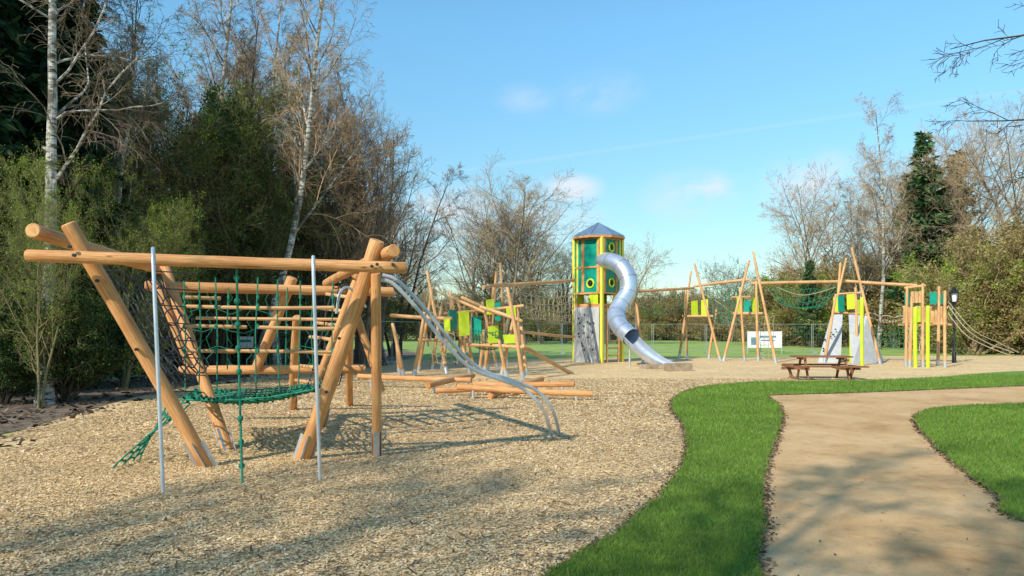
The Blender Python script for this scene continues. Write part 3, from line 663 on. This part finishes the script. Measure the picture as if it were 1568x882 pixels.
sb = MB(); sb.box(gp(1040, 570, .16)+Vector((.1, .6, 0)), (.95, .5, .3), Matrix.Rotation(.2, 3, 'Z')); sb.box(gp(1000, 566, .1)+Vector((0, .2, 0)), (1.0, .2, .2), Matrix.Rotation(-.1, 3, 'Z'))
sb.build('slide_landing_block', GREYWD, ts, False)

# ---------------- right hand structures ----------------
structure('net_climbing_structure',
    [(1058, 415, 1040, 548), (1063, 403, 1103, 553, .5), (1050, 440, 1052, 550), (1147, 398, 1108, 553), (1153, 385, 1188, 556, .8), (1158, 430, 1161, 553), (1133, 440, 1140, 553), (968, 405, 985, 556), (1098, 470, 1085, 550)],
    [((958, 447, 36), (1062, 441, 40), .09), ((1062, 438, 40), (1148, 428, 39), .09), ((1150, 434, 38), (1298, 431, 38), .09), ((1045, 484, 40), (1092, 484, 39.5), .07), ((1122, 480, 39), (1168, 480, 38.5), .09), ((1120, 455, 39), (1150, 455, 39), .05)],
    [(1058, 460, 1069, 484, 40, 'l', .3), (1074, 458, 1084, 484, 39.6, 'l', -.3), (1128, 453, 1137, 480, 39, 'l', .2), (1151, 455, 1162, 478, 38.6, 'l', .2), (1140, 460, 1149, 480, 38.8, 't', -.6)],
    [((1080, 440, 40), (1136, 436, 39), (1130, 490, 39), (1086, 492, 40), 9, 8, .016, .3, 'g'), ((1176, 440, 38), (1286, 438, 38), (1262, 468, 38), (1195, 466, 38), 12, 3, .014, .5, 'g'), ((975, 450, 36), (1048, 448, 40), (1046, 475, 40), (985, 478, 36), 9, 3, .013, .6, 'g'), ((1164, 485, 38), (1185, 486, 38), (1183, 550, 38), (1164, 550, 38), 3, 6, .013, 0, 'b')],
    [([(1066, 443, 40), (1110, 470, 39.5), (1140, 500, 39)], .02), ([(1190, 440, 38), (1230, 452, 38), (1280, 440, 38)], .02)])
structure('climbing_wall_structure',
    [(1296, 395, 1259, 553), (1304, 379, 1348, 558, .8), (1287, 402, 1275, 553), (1280, 450, 1262, 556), (1310, 440, 1312, 556)],
    [((1290, 430, 38), (1404, 437, 37), .09), ((1275, 478, 37.5), (1330, 482, 37), .07), ((1284, 450, 37.5), (1320, 448, 37), .06)],
    [(1282, 452, 1294, 478, 37.2, 't', .4), (1297, 450, 1309, 474, 37, 'l', -.3), (1312, 458, 1324, 480, 36.8, 'l', .4), (1277, 455, 1284, 478, 37.5, 'l', -.7)],
    [((1326, 478, 37), (1384, 484, 36.5), (1384, 490, 37.5), (1328, 486, 38), 12, 2, .03, .3, 'b'), ((1340, 500, 38), (1384, 500, 37), (1384, 535, 37), (1345, 530, 38), 6, 4, .014, .1, 'g')],
    [], [(1303, 500, 555), (1320, 455, 560)])
cw = MB()
cw.plate([gp(1252, 556), gp(1287, 556), pt(1290, 482, 37), pt(1273, 482, 37)], .06)
cw.plate([gp(1305, 558), gp(1353, 556), pt(1328, 484, 36.5), pt(1300, 482, 36.5)], .06)
hw = bpy.data.objects['climbing_wall_structure']; cw.build('grey_walls', GREYP, hw, False)
hd = MB()
for k in range(26):
    t = random.random(); u = random.choice([1258+t*22, 1308+t*26]); v0 = random.uniform(495, 548); p = pt(u, v0, 35.6+(548-v0)*.016)
    hd.tube([p, p+Vector((0, -.08, 0))], [.04, .025], 7)
hd.build('climbing_holds', BLACK, hw)
structure('play_turret',
    [(1389, 438, 1387, 560), (1413, 434, 1413, 562), (1438, 438, 1436, 560), (1447, 445, 1447, 563), (1396, 455, 1393, 562)],
    [((1382, 494, 36), (1450, 496, 35), .09), ((1382, 470, 36), (1415, 470, 35.5), .06), ((1385, 441, 36), (1418, 437, 35.5), .07), ((1420, 471, 35.5), (1452, 471, 35), .06)],
    [(1384, 447, 1394, 468, 35.4, 't', .5), (1424, 447, 1434, 466, 34.9, 't', -.2), (1396, 472, 1410, 494, 35.2, 'l', 0.1), (1440, 450, 1449, 466, 34.8, 't', .3)],
    [((1392, 500, 35), (1410, 500, 35), (1408, 555, 34), (1390, 555, 34), 2, 6, .02, 0, 'b')],
    [([(1452, 468, 35), (1478, 502, 34), (1510, 524, 34), (1552, 540, 34)], .022), ([(1452, 480, 35), (1478, 512, 34), (1510, 530, 34), (1552, 546, 34)], .022), ([(1452, 462, 35), (1490, 505, 34), (1530, 525, 34), (1560, 540, 34)], .016)],
    [(1402, 470, 563), (1421, 468, 563)])
pb = MB()
for i in range(5): pb.box(pt(1386+i*7, 482, 35.6-.1*i), (.17, .05, .75))
for i in range(5): pb.box(pt(1421+i*6.4, 483, 35.3-.05*i), (.16, .05, .72))
for i in range(3): pb.box(pt(1397+i*6, 455, 35.5), (.15, .05, .55))
pb.box(pt(1416, 497, 35.9), (2.0, 1.2, .08)); pb.build('timber_boards', WOODP, bpy.data.objects['play_turret'], False)

# ---------------- picnic table ----------------
pe = empty('picnic_table'); m = MB(); o = gp(1257, 581); Rz = Matrix.Rotation(math.radians(-6), 3, 'Z')
def L(x, y, z): return o+Rz @ Vector((x, y, z))
for i in range(5): m.box(L(0, -.32+i*.16, .74), (1.75, .145, .045), Rz)
for sy in (-1, 1):
    for k in (0, 1): m.box(L(0, sy*(.68+k*.15), .45), (2.35 if sy < 0 else 2.0, .135, .045), Rz)
for sx in (-.62, .62):
    m.box(L(sx, 0, .69), (.05, .8, .09), Rz); m.box(L(sx, 0, .38), (.05, 1.72, .1), Rz)
    for sy in (-1, 1): m.box(L(sx+.055, sy*.42, .355), (.05, .1, .84), Rz @ Matrix.Rotation(sy*.5, 3, 'X'))
for sx in (-1, 1):
    m.box(L(sx*1.02, 0, .43), (.2, .9, .045), Rz); m.box(L(sx*.85, 0, .36), (.75, .08, .09), Rz)
    m.box(L(sx*.95, 0, .2), (.08, .08, .38), Rz @ Matrix.Rotation(sx*.3, 3, 'Y'))
m.build('table_and_benches', WOODD, pe, False)

# ---------------- fences, lamp, banner ----------------
def heras(p, q):
    m = MB(); L_ = (q-p).length; d = (q-p)/L_; z = Vector((0, 0, 1))
    for e_ in (p, q-d*.06): m.tube([e_, e_+z*2], .02, 6)
    for hz in (.12, 1.98): m.tube([p+z*hz, q+z*hz], .016, 6)
    k = int(L_/.18)
    for i in range(1, k): m.tube([p+d*L_*i/k+z*.12, p+d*L_*i/k+z*1.98], .002, 3, False)
    for i in range(1, 8): m.tube([p+z*(.12+i*.232), q+z*(.12+i*.232)], .002, 3, False)
    m.box(p+Vector((0, 0, .06)), (.25, .7, .12)); return m
def fence(pts_):
    e = empty('temporary_mesh_fence')
    for a, b in zip(pts_[:-1], pts_[1:]):
        k = max(1, round((b-a).length/3.4))
        for i in range(k):
            heras(a.lerp(b, i/k), a.lerp(b, (i+.985)/k)).build('fence_panel', FENCEST, e)
fence([Vector((-12.5, 23, 0)), Vector((-9, 27, 0)), Vector((-5.5, 34, 0)), Vector((-2, 46, 0)), Vector((6, 50, 0)), Vector((24, 50, 0))])
bn = MB(); c = pt(1171, 520, 49.6); bn.box(c, (2.3, .02, 1.1)); be = empty('site_banner'); bn.build('banner_sheet', WHITE, be, False)
b2 = MB(); b2.box(c+Vector((-.75, -.02, -.1)), (.35, .012, .5)); b2.box(c+Vector((.2, -.02, .2)), (1.1, .012, .12)); b2.box(c+Vector((.2, -.02, -.05)), (.9, .012, .08)); b2.build('banner_print', ROOF, be, False)
b3 = MB()
for sx in (-1.15, 1.15): b3.tube([Vector((c.x+sx, c.y+.03, 0)), Vector((c.x+sx, c.y+.03, c.z+.6))], .03, 8)
b3.build('banner_posts', STEEL, be)
sg = empty('fence_sign'); mm = MB(); mm.box(pt(376, 524, 26.2), (.55, .02, .4)); mm.build('sign_plate', WHITE, sg, False)
mm = MB(); mm.box(pt(376, 524, 26.2)+Vector((0, -.02, .05)), (.4, .012, .08)); mm.build('sign_print', TEAL, sg, False)
lp = empty('street_lamp'); m = MB(); b = gp(1461, 556)
m.tube([b, b+Vector((0, 0, .5)), b+Vector((0, 0, .55)), b+Vector((0, 0, 2.9))], [.10, .09, .06, .05], 10)
m.tube([b+Vector((0, 0, 2.8)), b+Vector((0, 0, 2.9)), b+Vector((0, 0, 2.95))], [.05, .14, .17], 8)
m.tube([b+Vector((0, 0, 3.35)), b+Vector((0, 0, 3.5)), b+Vector((0, 0, 3.66))], [.27, .14, .03], 8)
for k in range(4):
    a = k*math.pi/2+.4; dd = Vector((math.cos(a), math.sin(a), 0)); m.tube([b+dd*.15+Vector((0, 0, 2.93)), b+dd*.22+Vector((0, 0, 3.36))], .018, 6)
m.build('post_and_cap', BLACK, lp); m = MB(); m.tube([b+Vector((0, 0, 2.95)), b+Vector((0, 0, 3.34))], [.1, .15], 8); m.build('lantern_glass', WHITE, lp)

# ---------------- world, sun, camera ----------------
W = bpy.data.worlds.new('World'); scene.world = W; W.use_nodes = True; t = W.node_tree; bg = t.nodes['Background']
sky = t.nodes.new('ShaderNodeTexSky'); sky.sky_type = 'NISHITA'; sky.sun_disc = False
sky.sun_elevation = SUN_EL; sky.sun_rotation = math.atan2(SUN_DIR.x, SUN_DIR.y)
sky.air_density = 1.0; sky.dust_density = .15; sky.ozone_density = 1.6
gen = t.nodes.new('ShaderNodeTexCoord').outputs['Generated']
def vm(op, a, b=None):
    n = t.nodes.new('ShaderNodeVectorMath'); n.operation = op
    for i, q in enumerate((a, b)):
        if q is None: continue
        if isinstance(q, bpy.types.NodeSocket): t.links.new(q, n.inputs[i])
        else: n.inputs[i].default_value = q
    return n
def mth(op, a, b=0.0):
    n = t.nodes.new('ShaderNodeMath'); n.operation = op
    for i, q in enumerate((a, b)):
        if isinstance(q, bpy.types.NodeSocket): t.links.new(q, n.inputs[i])
        else: n.inputs[i].default_value = q
    return n.outputs[0]
sz = t.nodes.new('ShaderNodeSeparateXYZ'); t.links.new(gen, sz.inputs[0])
elev = ramp(t, sz.outputs[2], [(0.0, (.70, .78, .72)), (.12, (.82, 1.0, .92)), (.38, (1.0, 1.55, 1.55)), (.8, (1.2, 1.55, 1.5))])
tint = mixc(t, 1.0, sky.outputs[0], elev, 'MULTIPLY')
nz = noise(t, vm('MULTIPLY', gen, (1, 1, 2.2)).outputs[0], 9, 7, .62, .3)
nzr = t.nodes.new('ShaderNodeMapRange'); nzr.inputs[1].default_value = .36; nzr.inputs[2].default_value = .66; t.links.new(nz, nzr.inputs[0])
tot = None
for u, v0, rad, st in [(920, 140, .07, .5), (805, 152, .05, .4), (880, 290, .05, 1.3), (700, 318, .08, .9), (1060, 300, .085, .9), (1240, 275, .09, .9), (1090, 285, .04, .8), (640, 360, .13, .6), (1500, 240, .09, .5), (840, 330, .11, .6)]:
    d = Vector(((u-CX)/F, 1, (HV-v0)/F)).normalized()
    ds = vm('LENGTH', vm('MULTIPLY', vm('SUBTRACT', gen, tuple(d)).outputs[0], (1, 1, 1.9)).outputs[0]).outputs['Value']
    mr = t.nodes.new('ShaderNodeMapRange'); mr.interpolation_type = 'SMOOTHSTEP'; t.links.new(ds, mr.inputs[0])
    mr.inputs[1].default_value = rad; mr.inputs[2].default_value = 0; mr.inputs[3].default_value = 0; mr.inputs[4].default_value = st
    tot = mr.outputs[0] if tot is None else mth('ADD', tot, mr.outputs[0])
cl = mth('MULTIPLY', tot, mth('ADD', nzr.outputs[0], .08))
d1 = Vector(((650-CX)/F, 1, (HV-270)/F)); d2 = Vector(((1290-CX)/F, 1, (HV-178)/F)); nn = d1.cross(d2).normalized()
dt = mth('ABSOLUTE', vm('DOT_PRODUCT', gen, tuple(nn)).outputs['Value'])
mr = t.nodes.new('ShaderNodeMapRange'); mr.interpolation_type = 'SMOOTHSTEP'; t.links.new(dt, mr.inputs[0])
mr.inputs[1].default_value = .004; mr.inputs[2].default_value = 0; mr.inputs[3].default_value = 0; mr.inputs[4].default_value = .22
cl = mth('ADD', cl, mth('MULTIPLY', mr.outputs[0], noise(t, gen, 5, 3)))
cln = t.nodes.new('ShaderNodeClamp'); t.links.new(cl, cln.inputs[0]); cln.inputs[2].default_value = .85
col = mixc(t, cln.outputs[0], tint, (5.7, 6.0, 6.4))
t.links.new(col, bg.inputs[0]); bg.inputs[1].default_value = .15
sd = bpy.data.lights.new('sun', 'SUN'); sd.energy = 5.0; sd.angle = math.radians(.6); sd.color = (1, .92, .77)
so = bpy.data.objects.new('sun', sd); COL.objects.link(so)
tosun = (SUN_DIR*math.cos(SUN_EL)+Vector((0, 0, math.sin(SUN_EL)))); so.rotation_euler = tosun.to_track_quat('Z', 'Y').to_euler(); so.location = tosun*40
cam = bpy.data.cameras.new('camera'); co = bpy.data.objects.new('camera', cam); COL.objects.link(co)
co.location = (0, 0, EYE); co.rotation_euler = (math.radians(90), 0, 0); cam.sensor_width = 36; cam.lens = 36*F/1568; cam.shift_y = (HV-441)/1568
cam.clip_start = .05; cam.clip_end = 3000; scene.camera = co
scene.view_settings.view_transform = 'Standard'; scene.view_settings.look = 'None'; scene.view_settings.exposure = 0
